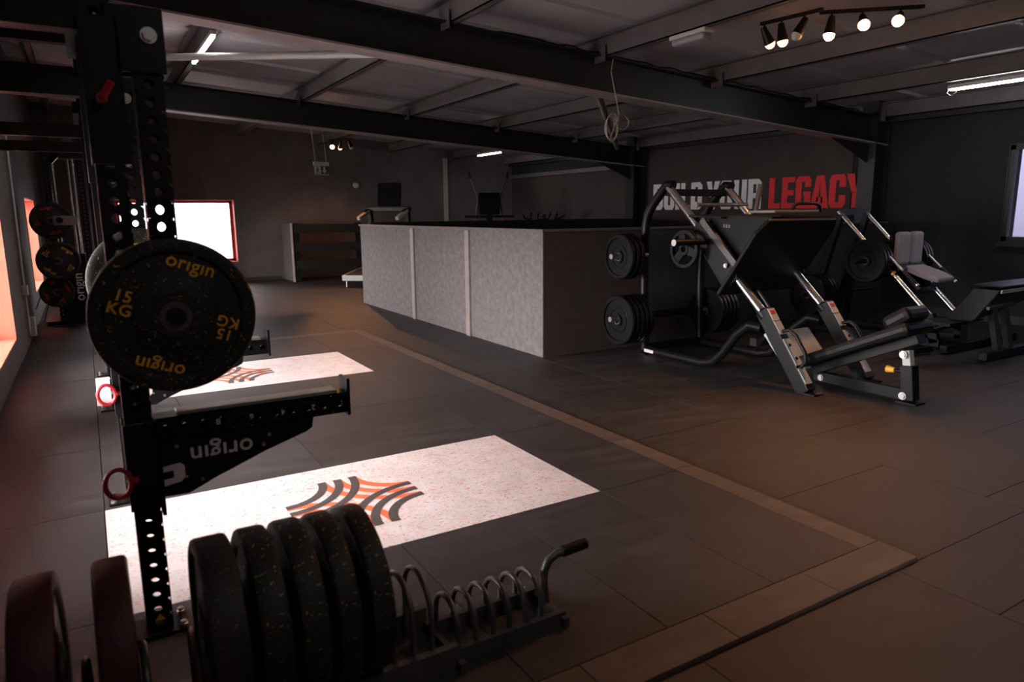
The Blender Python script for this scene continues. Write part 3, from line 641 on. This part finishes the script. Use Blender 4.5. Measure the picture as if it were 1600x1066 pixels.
# ================================================================== LEG PRESS
LX, RX, CX = 4.37, 5.09, 4.73
lp = thing('leg_press', 'black plate-loaded leg press with chrome guide rods and silver front legs', 'leg press', (CX, 3.6, 0))
U = Vector((0, 1.065, .975)).normalized()     # along the guide rods
rod0 = Vector((0, 3.53, .53)); rod1 = Vector((0, 4.60, 1.51))
for X in (LX, RX):
    vx = Vector((X, 0, 0))
    G().cyl(rod0+vx, rod1+vx, .035, 24).build('guide_rod', 'chrome', lp)
    G().cyl(rod0+vx-U*.03, rod0+vx+U*.03, .050, 20).build('rod_collar', 'powder', lp)
    # front leg: inclined box from the foot to the rod
    leg = G().bar((X, 3.12, .0), (X, 3.53, .56), .085, .11, (0, -1, .8)).build('front_leg', 'powder', lp, bevel=.006)
    nrm = Vector((0, -.807, .59)); d = Vector((0, .41, .56)).normalized()
    for a, b, m in ((.05, .18, 'silver_paint'), (.20, .42, 'silver_paint'), (.46, .57, 'silver_paint'), (.575, .68, 'white_plastic')):
        p0 = Vector((X, 3.12, 0))+d*a+nrm*.056; p1 = Vector((X, 3.12, 0))+d*b+nrm*.056
        G().bar(p0, p1, .075, .006, nrm).build('cover_plate' if m == 'silver_paint' else 'instruction_label', m, leg, bevel=.002)
    for a in (.255, .365):
        pp = Vector((X, 3.12, 0))+d*a+nrm*.059; G().cyl(pp, pp+nrm*.006, .012, 12).build('screw', 'powder', leg)
    g = G(); pp = Vector((X, 3.12, 0))+d*.645+nrm*.0605; g.bar(pp-d*.016, pp+d*.016, .045, .002, nrm); g.build('label_print', 'print_red', leg)
    # hand grip loop alongside the leg
    q = Vector((X+(.0), 3.12, 0)); pts = []
    for a_, n_ in ((.18, .06), (.20, .12), (.26, .145), (.40, .145), (.46, .12), (.48, .06)): pts.append(q+d*a_+nrm*n_)
    G().tube(pts, .014, 12).build('grip_loop', 'leather', lp)
    # base rail with the bend up to the leg, back upright with top hook
    G().tube([(X, 4.86, .045), (X, 4.14, .045), (X, 4.02, .07), (X, 3.92, .16), (X, 3.78, .34), (X, 3.66, .43), (X, 3.54, .42)], .038, 12).build('base_rail', 'powder', lp)
    G().tube([(X, 4.86, .045), (X, 4.89, .60), (X, 4.89, 1.16), (X, 4.86, 1.28), (X, 4.79, 1.38), (X, 4.62, 1.54), (X, 4.55, 1.53)], .040, 12).build('rear_upright', 'powder', lp)
    G().box(X-.05, X+.05, 3.02, 3.17, 0, .012).build('foot_plate', 'powder', lp)
    G().box(X-.045, X+.045, 4.80, 4.90, 0, .01).build('foot_plate', 'powder', lp)
G().box(LX-.041, LX-.0385, 4.70, 4.82, .03, .06).build('rail_sticker', 'white_plastic', lp)
G().bar((LX, 4.62, 1.47), (RX, 4.62, 1.47), .05, .06).build('top_cross_beam', 'powder', lp)
G().bar((LX, 4.86, .06), (RX, 4.86, .06), .06, .06).build('rear_cross_beam', 'powder', lp)
G().bar((LX, 4.89, .36), (RX, 4.89, .36), .05, .06).build('rear_cross_beam', 'powder', lp)
G().bar((LX, 3.62, .30), (RX, 3.62, .30), .06, .06).build('mid_cross_beam', 'powder', lp)
# storage pegs
for z in (.92, .36):
    for X, s in ((LX, -1), (RX, 1)): G().cyl((X, 4.86, z), (X+s*.42, 4.86, z), .024, 16).build('storage_peg', 'zinc', lp)
# sled: two side plates, foot platform, pegs
V = Vector((0, -U.z, U.y))                    # normal of the rods, towards the user and up
sl0 = rod0+U*.52
for X, s in ((LX, -1), (RX, 1)):
    o0 = sl0+Vector((X+s*.05, 0, 0))
    poly = [(-.16, -.09), (.12, -.10), (.42, -.03), (.46, .05), (.30, .10), (-.04, .10), (-.17, .03)]
    G().prism(poly if s > 0 else poly, o0, U, V, .012).build('sled_side', 'powder', lp, bevel=.002)
    bolt(lp, o0+U*(-.03)+V*.03+Vector((-.013 if s < 0 else .013, 0, 0)), (s, 0, 0), .014); bolt(lp, o0+U*(-.12)-V*.04+Vector((-.013 if s < 0 else .013, 0, 0)), (s, 0, 0), .012)
    G().bar(o0+U*-.1+V*.10, o0+U*.42+V*.10, .03, .05, V).build('sled_rail', 'steel_grey', lp)
    pg = sl0+U*.25+V*.02
    G().cyl(pg+Vector((X+s*.05, 0, 0)), pg+Vector((X+s*.42, 0, 0)), .025, 18).build('loading_peg', 'powder', lp)
    G().cyl(pg+Vector((X+s*.42, 0, 0)), pg+Vector((X+s*.425, 0, 0)), .026, 18).build('peg_cap', 'zinc', lp)
# foot platform (big tilted plate): rises from the sled towards the user
fpn = Vector((0, -.50, -.866)); fa = Vector((0, -.866, .50)) # plate direction towards user and up
pb = sl0+U*.02+V*.07
k0 = Vector((0, 4.03, 1.27)); 
G().prism([(-.46, 0), (.46, 0), (.46, .60), (.40, .72), (-.40, .72), (-.46, .60)], Vector((CX, 3.93, .66)), (1, 0, 0), Vector((0, -.42, .60)), .03).build('foot_platform', 'powder_matt', lp, bevel=.008)
G().prism([(-.40, 0), (.40, 0), (.40, .36), (-.40, .36)], Vector((CX, 4.32, 1.28)), (1, 0, 0), Vector((0, -.75, -.03)), .02).build('platform_top', 'powder_matt', lp, bevel=.006)
for X in (LX+.02, RX-.02):
    G().prism([(3.94, .66), (3.52, 1.26), (4.0, 1.275), (4.33, 1.27), (4.24, 1.0)], (X, 0, 0), (0, 1, 0), (0, 0, 1), .012).build('platform_side', 'powder_matt', lp, bevel=.002)
for a_, b_ in ((0, .018), (.026, .04), (.05, .062), (.16, .175), (.185, .203), (.212, .228)):   # worn print, not legible
    G().bar((LX+.019, 4.15-a_, 1.20-.06*a_), (LX+.019, 4.15-b_, 1.20-.06*b_), .002, .026).build('worn_print', 'strip_dull', lp)
G().bar((CX-.25, 3.70, 1.30), (CX+.28, 3.70, 1.30), .25, .02).build('top_plate', 'liner', lp, bevel=.004)
for X in (CX+.10,):
    G().tube([(X-.12, 3.60, 1.30), (X-.10, 3.60, 1.345), (X-.05, 3.60, 1.36), (X+.16, 3.60, 1.36), (X+.21, 3.60, 1.345), (X+.23, 3.60, 1.30)], .013, 10).build('platform_handle', 'powder', lp)
G().cyl((CX+.02, 3.98, 1.30), (CX+.06, 3.98, 1.52), .020, 14).build('upright_peg', 'steel_grey', lp)
G().cyl((LX+.02, 4.28, 1.36), (RX-.1, 4.28, 1.36), .016, 14).build('stop_rod', 'chrome', lp)
bolt(lp, (LX+.01, 4.28, 1.36), (-1, 0, 0), .02, 'chrome')
for X in (CX-.16, CX+.0): G().cyl((X, 4.35, 1.15), (X, 3.62, .36), .012, 10).build('linkage_rod', 'steel_grey', lp)
# seat and back pad
d = Vector((0, -.85, .395)).normalized(); n2 = Vector((0, .395, .85)).normalized()
q0 = Vector((CX, 3.42, .10))
bp = G().bar(q0+n2*.03, q0+d*.98+n2*.03, .34, .085, n2).build('back_pad', 'leather', lp, bevel=.03)
G().bar(q0+d*.80+n2*.10, q0+d*1.0+n2*.13, .27, .10, n2).build('head_pad', 'leather', lp, bevel=.035)
G().bar(q0+d*.10-n2*.05, q0+d*.95-n2*.05, .10, .06, n2).build('pad_frame', 'powder', lp)
G().bar((CX, 3.36, .10), (CX, 3.60, .36), .52, .03, (0, -1, .9)).build('seat_plate', 'silver_paint', lp, bevel=.008)
G().bar((CX, 3.30, .055), (CX, 2.58, .055), .06, .07).build('centre_rail', 'powder', lp)
bolt(lp, (CX-.031, 3.24, .05), (-1, 0, 0), .018); bolt(lp, (CX-.045, 2.60, .05), (-1, 0, 0), .02); bolt(lp, (CX-.045, 2.62, .335), (-1, 0, 0), .02)
G().bar((CX, 2.57, .02), (CX, 2.60, .26), .085, .085).build('strut_sleeve', 'powder', lp, bevel=.004)
G().bar((CX, 2.60, .24), (CX, 2.62, .36), .055, .055).build('strut_post', 'silver_paint', lp, bevel=.003)
G().box(CX-.06, CX+.06, 2.50, 2.64, 0, .012).build('foot_plate', 'powder', lp)
G().cyl((CX-.01, 2.63, .21), (CX-.01, 2.69, .21), .012, 12).build('knob_stem', 'powder', lp)
G().cyl((CX-.01, 2.69, .21), (CX-.01, 2.745, .21), .018, 14, .026).build('adjuster_knob', 'yellow', lp)
G().bar((CX-.02, 2.70, .50), (CX+.36, 2.62, .46), .03, .03).build('back_support', 'powder', lp)
for X in (CX+.25,):
    G().tube([(X+.12, 3.50, .40), (X+.12, 3.36, .40), (X+.12, 3.28, .36), (X+.12, 3.12, .20)], .014, 10).build('side_handle', 'powder', lp)
# plates on the leg press
spoked((4.235, 4.255, 1.0), (1, 0, 0), .16, .03, 'small spoked iron plate on the leg press sled peg')
for i, x in enumerate((4.05, 4.10, 4.155)): iron((x, 4.86, .915), (1, 0, 0), .205 if i else .20, .038, '%s black iron plate on the upper rear peg of the leg press' % ('outermost', 'middle', 'innermost')[i], 'plates on the upper leg press peg')
for i in range(5): iron((4.05+.052*i, 4.86, .345), (1, 0, 0), .225, .042, '%s of five plates on the lower leg press peg by the half wall' % ('innermost', 'second from inside', 'middle', 'second from outside', 'outermost')[4-i], 'plates on the lower left leg press peg')
for i in range(5): iron((5.16+.052*i, 4.86, .345), (1, 0, 0), .225, .042, '%s of five plates on the leg press peg facing the grey-padded machine' % ('innermost', 'second from inside', 'middle', 'second from outside', 'outermost')[i], 'plates on the lower right leg press peg')
# ================================================================== HACK SQUAT
hx0, hx1 = 6.86, 7.32; hc = (hx0+hx1)/2
hs = thing('hack_squat', 'black angled sled machine with light grey pads by the dark wall', 'hack squat', (hc, 4.2, 0))
h0 = Vector((0, 3.62, .30)); h1 = Vector((0, 4.66, 1.29)); HU = (h1-h0).normalized(); HV = Vector((0, -HU.z, HU.y))
for X in (hx0, hx1):
    v = Vector((X, 0, 0))
    G().cyl(h0+v, h1+v, .026, 18).build('guide_rod', 'chrome', hs)
    G().bar(h1+v-HU*.04, Vector((X, 4.95, .05)), .06, .06).build('rear_leg', 'powder', hs)
    G().bar((X, 3.50, .05), (X, 5.1, .05), .06, .07).build('base_rail', 'powder', hs)
    G().bar((X, 3.55, .05), Vector((X, 3.62, .32)), .06, .08).build('front_leg', 'powder', hs)
G().bar((hx0, 4.66, 1.29), (hx1, 4.66, 1.29), .06, .06).build('top_cross_beam', 'powder', hs)
G().bar((hx0-.1, 5.05, .05), (hx1+.1, 5.05, .05), .06, .07).build('rear_cross_beam', 'powder', hs)
G().prism([(-.32, 0), (.32, 0), (.32, .26), (-.32, .26)], Vector((hc, 3.64, .16)), (1, 0, 0), Vector((0, -.8, .35)), .02).build('foot_platform', 'powder', hs, bevel=.005)
cs = h0+HU*.52+HV*.06
G().prism([(-.26, 0), (.26, 0), (.26, .34), (-.26, .34)], Vector((hc, cs.y, cs.z)), (1, 0, 0), HU, .03).build('carriage', 'powder', hs, bevel=.004)
for k, xo in enumerate((-.115, .115)):
    G().box(hc+xo-.10, hc+xo+.10, 3.98, 4.05, .76, 1.09).build('back_pad', 'pad_grey', hs, bevel=.03)
G().box(hc-.22, hc+.22, 4.05, 4.09, .72, 1.05).build('pad_backing', 'powder', hs)
G().bar((hc-.04, 4.02, .60), (hc-.04, 4.04, .80), .08, .03).build('pad_bracket', 'silver_paint', hs)
G().prism([(-.14, 0), (.14, 0), (.19, .12), (.17, .36), (-.17, .36), (-.19, .12)], Vector((hc+.06, 3.66, .60)), (1, 0, 0), Vector((0, .94, .30)), .055).build('seat_pad', 'pad_grey', hs, bevel=.02)
G().bar((hc, 3.80, .52), (hc, 4.15, .72), .3, .08).build('seat_frame', 'powder', hs)
for X, s in ((hx0-.10, -1), (hx1+.12, 1)):
    G().cyl((X, 4.02, .86), (X, 3.72, .60), .012, 12).build('handle_bar', 'zinc', hs)
    G().cyl((X, 3.86, .72), (X, 3.72, .60), .017, 12).build('handle_grip', 'leather', hs)
    G().cyl((X, 3.72, .60), (X, 3.705, .587), .018, 12).build('grip_end', 'zinc', hs)
G().cyl((hx0-.09, 3.95, .70), (hx0-.16, 3.93, .69), .013, 12).build('release_knob', 'yellow', hs)
hp = h0+HU*.80
for X, s in ((hx0, -1), (hx1, 1)):
    G().cyl((X, hp.y, hp.z-.05), (X+s*.38, hp.y, hp.z-.05), .024, 16).build('loading_peg', 'powder', hs)
    G().cyl((X, 4.75, .42), (X+s*.40, 4.75, .42), .024, 16).build('storage_peg', 'powder', hs)
    G().bar((X, 4.80, .05), (X, 4.75, .60), .05, .05).build('peg_post', 'powder', hs)
for i in range(3): iron((hx0-.08-.05*i, hp.y, hp.z-.05), (1, 0, 0), .215, .04, '%s iron plate loaded on the grey-padded machine, side facing the leg press' % ('innermost', 'middle', 'outermost')[i], 'plates loaded on the sled machine')
for i in range(3): iron((hx1+.08+.05*i, hp.y, hp.z-.05), (1, 0, 0), .215, .04, '%s iron plate loaded on the grey-padded machine, wall side' % ('innermost', 'middle', 'outermost')[i], 'plates loaded on the wall side of the sled machine')
for i in range(5): iron((hx0-.08-.055*i, 4.75, .42), (1, 0, 0), .215, .044, '%s of five plates stored low on the grey-padded machine' % ('innermost', 'second from inside', 'middle', 'second from outside', 'outermost')[i], 'plates stored on the sled machine')
# ================================================================== BENCH by the right window
b = thing('hip_bench', 'black padded bench on twin legs below the wall window', 'bench', (6.9, 3.0, 0))
G().bar((6.55, 2.98, .045), (7.9, 2.98, .045), .07, .07).build('base_bar', 'powder', b, bevel=.004)
G().bar((6.60, 3.34, .045), (7.9, 3.34, .045), .07, .07).build('base_bar', 'powder', b, bevel=.004)
for x in (6.80, 7.0): G().bar((x, 2.98, .08), (x-.14, 3.0, .46), .05, .06).build('leg', 'steel_grey', b)
for x in (6.95, 7.5): G().bar((x, 3.34, .08), (x-.1, 3.30, .46), .05, .06).build('leg', 'powder', b)
G().bar((6.52, 2.99, .47), (6.96, 2.99, .48), .07, .025).build('leg_cap', 'steel_grey', b)
G().prism([(6.30, .37), (6.72, .61), (7.9, .63), (7.9, .56), (7.0, .47), (6.6, .40)], (0, 3.20, 0), (1, 0, 0), (0, 0, 1), .22).build('body', 'leather', b, bevel=.015)
G().box(6.74, 7.9, 2.965, 3.21, .63, .65).build('top_pad', 'leather', b, bevel=.008)
G().bar((6.70, 2.958, .60), (7.9, 2.958, .612), .012, .03).build('edge_strip', 'pad_grey', b)
G().box(6.10, 6.40, 3.05, 3.30, .34, .365).build('foot_rest', 'powder', b)
s = thing('low_post', 'small black floor frame with a grey plate behind the leg press head pad', 'machine frame', (6.2, 3.45, 0))
G().bar((6.15, 3.46, .045), (6.55, 3.42, .045), .05, .05).build('base_bar', 'powder', s)
G().bar((6.17, 3.46, .05), (6.13, 3.47, .30), .05, .05).build('post', 'steel_grey', s)
G().prism([(-.11, 0), (.11, 0), (.07, .08), (-.05, .08)], (6.13, 3.43, .29), (1, 0, 0), (0, .5, .5), .02).build('plate', 'pad_grey', s)
# ================================================================== CARDIO behind the half wall
def cardio_empty(name, lab, cat, loc, rot):
    t = thing(name, lab, cat, (0, 0, 0)); return t, loc, rot
def place(t, loc, rot): t.location = loc; t.rotation_euler = (0, 0, rot)
t = thing('treadmill', 'black treadmill with raised grey-edged deck and dark console', 'treadmill', (0, 0, 0))
# local: runs along +Y, deck rear end at origin
G().bar((0, 0, .17), (0, 1.7, .36), .56, .10).build('deck', 'silver_paint', t, bevel=.01)
G().bar((0, .02, .228), (0, 1.68, .418), .44, .012).build('belt', 'cable_black', t)
for x in (-.22, .22): G().cyl((x, .08, 0), (x, .08, .14), .022, 12).build('foot', 'zinc', t)
G().box(-.34, .34, 1.55, 1.95, 0, .40).build('motor_cover', 'powder', t, bevel=.03)
for x in (-.40, .40):
    G().bar((x, 1.75, 0), (x, 1.55, 1.36), .08, .12, (0, 1, 0)).build('upright', 'powder', t, bevel=.01)
    G().bar((x, 1.60, 1.40), (x, 1.02, 1.22), .075, .07).build('handrail', 'white_plastic', t, bevel=.015)
    G().bar((x, 1.62, 1.445), (x, 1.30, 1.35), .06, .02).build('rail_pad', 'powder', t)
G().bar((-.44, 1.58, 1.40), (.44, 1.58, 1.40), .20, .10).build('dashboard', 'powder', t, bevel=.015)
G().bar((0, 1.60, 1.46), (0, 1.66, 1.92), .50, .06, (0, -1, 0)).build('console', 'screen', t, bevel=.03)
place(t, (4.10, 12.25, 0), math.radians(-45))
e = thing('elliptical', 'black cross trainer with two upright arms and dark console', 'cross trainer', (0, 0, 0))
G().box(-.25, .25, .9, 1.6, .02, .75).build('drive_cover', 'powder', e, bevel=.05)
G().bar((0, 0, .05), (0, 1.7, .05), .12, .08).build('base', 'powder', e)
G().bar((0, 1.15, .7), (0, 1.05, 1.32), .12, .10).build('mast', 'powder', e)
G().bar((0, 1.02, 1.28), (0, 1.08, 1.72), .42, .06, (0, -1, 0)).build('console', 'screen', e, bevel=.03)
for sx_ in (-1, 1):
    G().tube([(sx_*.30, 1.25, .6), (sx_*.27, 1.1, 1.2), (sx_*.22, 1.15, 1.60), (sx_*.36, 1.2, 2.02)], .018, 10).build('swing_arm', 'steel_grey', e)
    G().cyl((sx_*.36, 1.2, 1.98), (sx_*.39, 1.22, 2.12), .028, 12).build('hand_grip', 'leather', e)
    G().bar((sx_*.18, .1, .30), (sx_*.18, .9, .36), .12, .05).build('pedal_beam', 'powder', e)
G().bar((-.5, 1.10, 1.24), (.5, 1.10, 1.24), .16, .05).build('tray', 'powder', e)
place(e, (6.55, 11.55, 0), math.radians(-26))
def bike(loc, rot, lab):
    k = thing('spin_bike', lab, 'exercise bike', (0, 0, 0), 'bikes behind the half wall')
    G().bar((-.25, 0, .05), (.25, 0, .05), .06, .06).bar((-.25, 1.1, .05), (.25, 1.1, .05), .06, .06).build('feet', 'powder', k)
    G().bar((0, 0, .08), (0, .75, .55), .06, .08).bar((0, 1.1, .08), (0, .75, .55), .06, .08).bar((0, .75, .5), (0, .85, 1.12), .06, .06).bar((0, .3, .25), (0, .2, .85), .06, .06).build('frame', 'powder', k)
    G().cyl((-.02, .88, .40), (.02, .88, .40), .23, 36).build('flywheel', 'steel_grey', k)
    G().bar((0, .08, .90), (0, .34, .90), .20, .05).build('saddle', 'leather', k, bevel=.02)
    G().tube([(-.22, .70, 1.26), (-.20, .88, 1.20), (0, .92, 1.14), (.20, .88, 1.20), (.22, .70, 1.26)], .018, 10).tube([(-.08, .9, 1.14), (-.07, .70, 1.30)], .016, 10).tube([(.08, .9, 1.14), (.07, .70, 1.30)], .016, 10).build('handlebar', 'leather', k)
    place(k, loc, rot)
bike((7.30, 11.2, 0), math.radians(-30), 'black exercise bike beside the cross trainer')
bike((7.95, 11.15, 0), math.radians(-15), 'black exercise bike nearer the side wall')
# ================================================================== LIGHTS
def batten(x, y0, y1, z, lab, on=True):
    t = thing('batten_light', lab, 'strip light', (x, (y0+y1)/2, z))
    G().box(x-.022, x+.022, y0, y1, z, z+.035).build('housing', 'white_plastic', t)
    if on: G().box(x-.018, x+.018, y0+.02, y1-.02, z-.022, z).build('diffuser', 'tube', t, bevel=.008)
    return t
batten(1.16, 7.05, 8.4, 2.90, 'glowing strip light under the purlin above the squat racks')
batten(1.16, -.9, .45, 2.90, 'added unseen strip light under the purlin behind the floor plate rack')  # added out of view to light the plate tops in the foreground
batten(7.42, 12.7, 13.7, 2.535, 'glowing strip light at the far end beyond the stairwell')
t = batten(7.62, 2.6, 4.06, 2.50, 'glowing strip light under the roof beside the wall window')
G().tube([(7.62, 4.06, 2.50), (7.62, 4.07, 2.46), (7.60, 4.02, 2.43), (7.60, 3.98, 2.45), (7.61, 3.96, 2.49)], .004, 8).build('cord', 'white_plastic', t)
t = thing('emergency_light', 'unlit white bulkhead fitting fixed under a purlin', 'emergency light', (4.37, 4.4, 2.69))
G().box(4.31, 4.43, 4.20, 4.60, 2.70, 2.735).build('base', 'white_plastic', t, bevel=.01)
G().box(4.32, 4.42, 4.22, 4.58, 2.65, 2.70).build('diffuser', 'pad_grey', t, bevel=.02)
def track(name, lab, p0, p1, heads, pw=1.0):
    t = thing(name, lab, 'track light', p0)
    G().bar(p0, p1, .03, .022).build('rail', 'powder', t)
    for (f, dirv, on) in heads:
        b = Vector(p0).lerp(Vector(p1), f); d = Vector(dirv).normalized()
        G().cyl(b, b-Vector((0, 0, .05)), .007, 8).build('stem', 'powder', t)
        a = b-Vector((0, 0, .05)); h = G().cyl(a-d*.02, a+d*.11, .022, 18, .042).build('spot_head', 'powder', t)
        m = {0: 'white_plastic', 1: 'bulb_dim', 2: 'bulb'}[on]
        G().lathe([(.0, .155), (.022, .148), (.036, .130), (.040, .110)], a, d, 18).build('bulb', m, h)
        if on:
            L = bpy.data.lights.new('spot_lamp', 'SPOT'); L.energy = {1: 14, 2: 56}[on]*pw; L.color = (1, .40, .15); L.spot_size = math.radians(88); L.spot_blend = .6; L.shadow_soft_size = .035
            lo = bpy.data.objects.new('spot_lamp', L); COL.objects.link(lo); lo.parent = t; lo.location = a+d*.17-OFF[t.name]; lo.rotation_euler = d.to_track_quat('-Z', 'Y').to_euler()
    return t
track('track_light', 'black track light with three spot heads, next to the bulkhead fitting', (4.66, 3.95, 2.735), (4.72, 3.45, 2.735), [(.06, (.5, -.1, -.8), 1), (.35, (.1, -.1, -1), 1), (.72, (-.4, .2, -.9), 0)])
track('track_light', 'black track light with three glaring orange spot heads', (4.78, 3.52, 2.735), (5.30, 3.05, 2.735), [(.12, (-.15, .0, -1), 2), (.42, (-.55, -.5, -.62), 2), (.78, (-.75, -.35, -.5), 2)])
track('track_light', 'small orange spot track near the hanging exit sign', (4.05, 13.2, 2.66), (4.30, 12.75, 2.66), [(.1, (-.25, -.70, -.75), 2), (.5, (.05, .50, -.85), 1), (.9, (.3, -.2, -.9), 0)], 2.0)
# exit sign
x = thing('exit_sign', 'hanging green and white emergency exit sign on thin cords', 'exit sign', (3.58, 12.3, 2.02))
G().box(3.46, 3.73, 12.28, 12.32, 2.13, 2.20).build('housing', 'white_plastic', x, bevel=.004)
G().box(3.47, 3.72, 12.296, 12.304, 1.99, 2.13).build('panel', 'green', x)
G().box(3.47, 3.73, 12.29, 12.31, 1.98, 1.99).build('edge', 'white_plastic', x)
y = 12.2955
G().box(3.475, 3.585, y-.0005, y, 2.0, 2.125).build('white_field', 'print_white', x)
g = G()
for P in ([(3.515, 2.10), (3.53, 2.085), (3.545, 2.10), (3.53, 2.115)], [(3.505, 2.045), (3.54, 2.04), (3.55, 2.085), (3.515, 2.085)], [(3.50, 2.005), (3.515, 2.005), (3.53, 2.05), (3.51, 2.05)], [(3.53, 2.05), (3.56, 2.03), (3.575, 2.01), (3.565, 2.005), (3.535, 2.03)]):
    g.prism(P, (0, y-.0006, 0), (1, 0, 0), (0, 0, 1), .0005)
g.build('running_figure', 'green', x)
g = G().prism([(3.645, 2.005), (3.69, 2.06), (3.66, 2.055), (3.66, 2.12), (3.63, 2.12), (3.63, 2.055), (3.60, 2.06)], (0, y, 0), (1, 0, 0), (0, 0, 1), .0008); g.build('arrow', 'print_white', x)
for xx in (3.50, 3.69): G().cyl((xx, 12.3, 2.20), (xx-.05, 12.3, 2.80), .004, 6).build('cord', 'white_plastic', x)
# detector on the back wall
o = G().lathe([(.0, -.05), (.05, -.045), (.065, -.02), (.065, 0)], (5.08, YB, 1.92), (0, 1, 0), 20).build('alarm_sensor', 'white_plastic', off=(5.08, YB, 1.92)); tag(o, 'small white sensor on the dark back wall', 'sensor')
# ================================================================== CABLES, CONDUIT
pts = [(XL+.02, 8.68, .12), (XL+.02, 8.72, .9), (XL+.02, 8.80, 1.5), (XL+.02, 8.9, 2.2)]
cn = thing('wall_conduit', 'white conduit with a junction box running up the left wall', 'conduit', (XL+.02, 8.7, .1))
G().tube(pts, .012, 10).build('pipe', 'white_plastic', cn)
G().box(XL, XL+.05, 8.62, 8.74, .52, .62).build('junction_box', 'white_plastic', cn, bevel=.005)
s = thing('wall_socket', 'white double socket low on the left wall beside the conduit', 'socket', (XL+.02, 8.95, .1))
G().box(XL, XL+.06, 8.88, 9.02, .06, .26).build('body', 'white_plastic', s, bevel=.008)
o = G().tube([(XL+.06, 9.3, .30), (XL+.16, 9.35, .55), (XL+.20, 9.4, .40), (XL+.12, 9.35, .15), (XL+.06, 9.0, .16)], .005, 8).build('lead', 'cable_black', off=(XL+.06, 9.0, 0)); tag(o, 'thin black lead looping below the far left window', 'cable')
# coil of beige cable hanging from the rafter
pts = [(4.40, 5.43, 2.72), (4.37, 5.42, 2.60), (4.42, 5.42, 2.42), (4.47, 5.42, 2.24)]
for i in range(44):
    a = .4+i*2*PI/16; pts.append((4.40+.072*math.cos(a)+.0006*i, 5.42+.0015*i, 2.10+(.135-.0008*i)*math.sin(a)))
for i in range(18):
    a = PI+i*2*PI/16; pts.append((4.54+.085*math.cos(a), 5.44+.002*i, 2.16+.07*math.sin(a)))
o = G().tube(pts, .005, 8).build('cable_coil', 'cable_beige', off=(4.4, 5.42, 2.1)); tag(o, 'coil of beige cable hanging from the big rafter', 'cable')
pts = []
for i in range(60):
    xx = 3.2+5.2*i/59; pts.append((xx, 5.50+.02*math.sin(i*1.3), 2.685-.063*xx+.350+.012*abs(math.sin(i*.9))))
o = G().tube(pts, .008, 6).build('cable', 'cable_black', ceil)
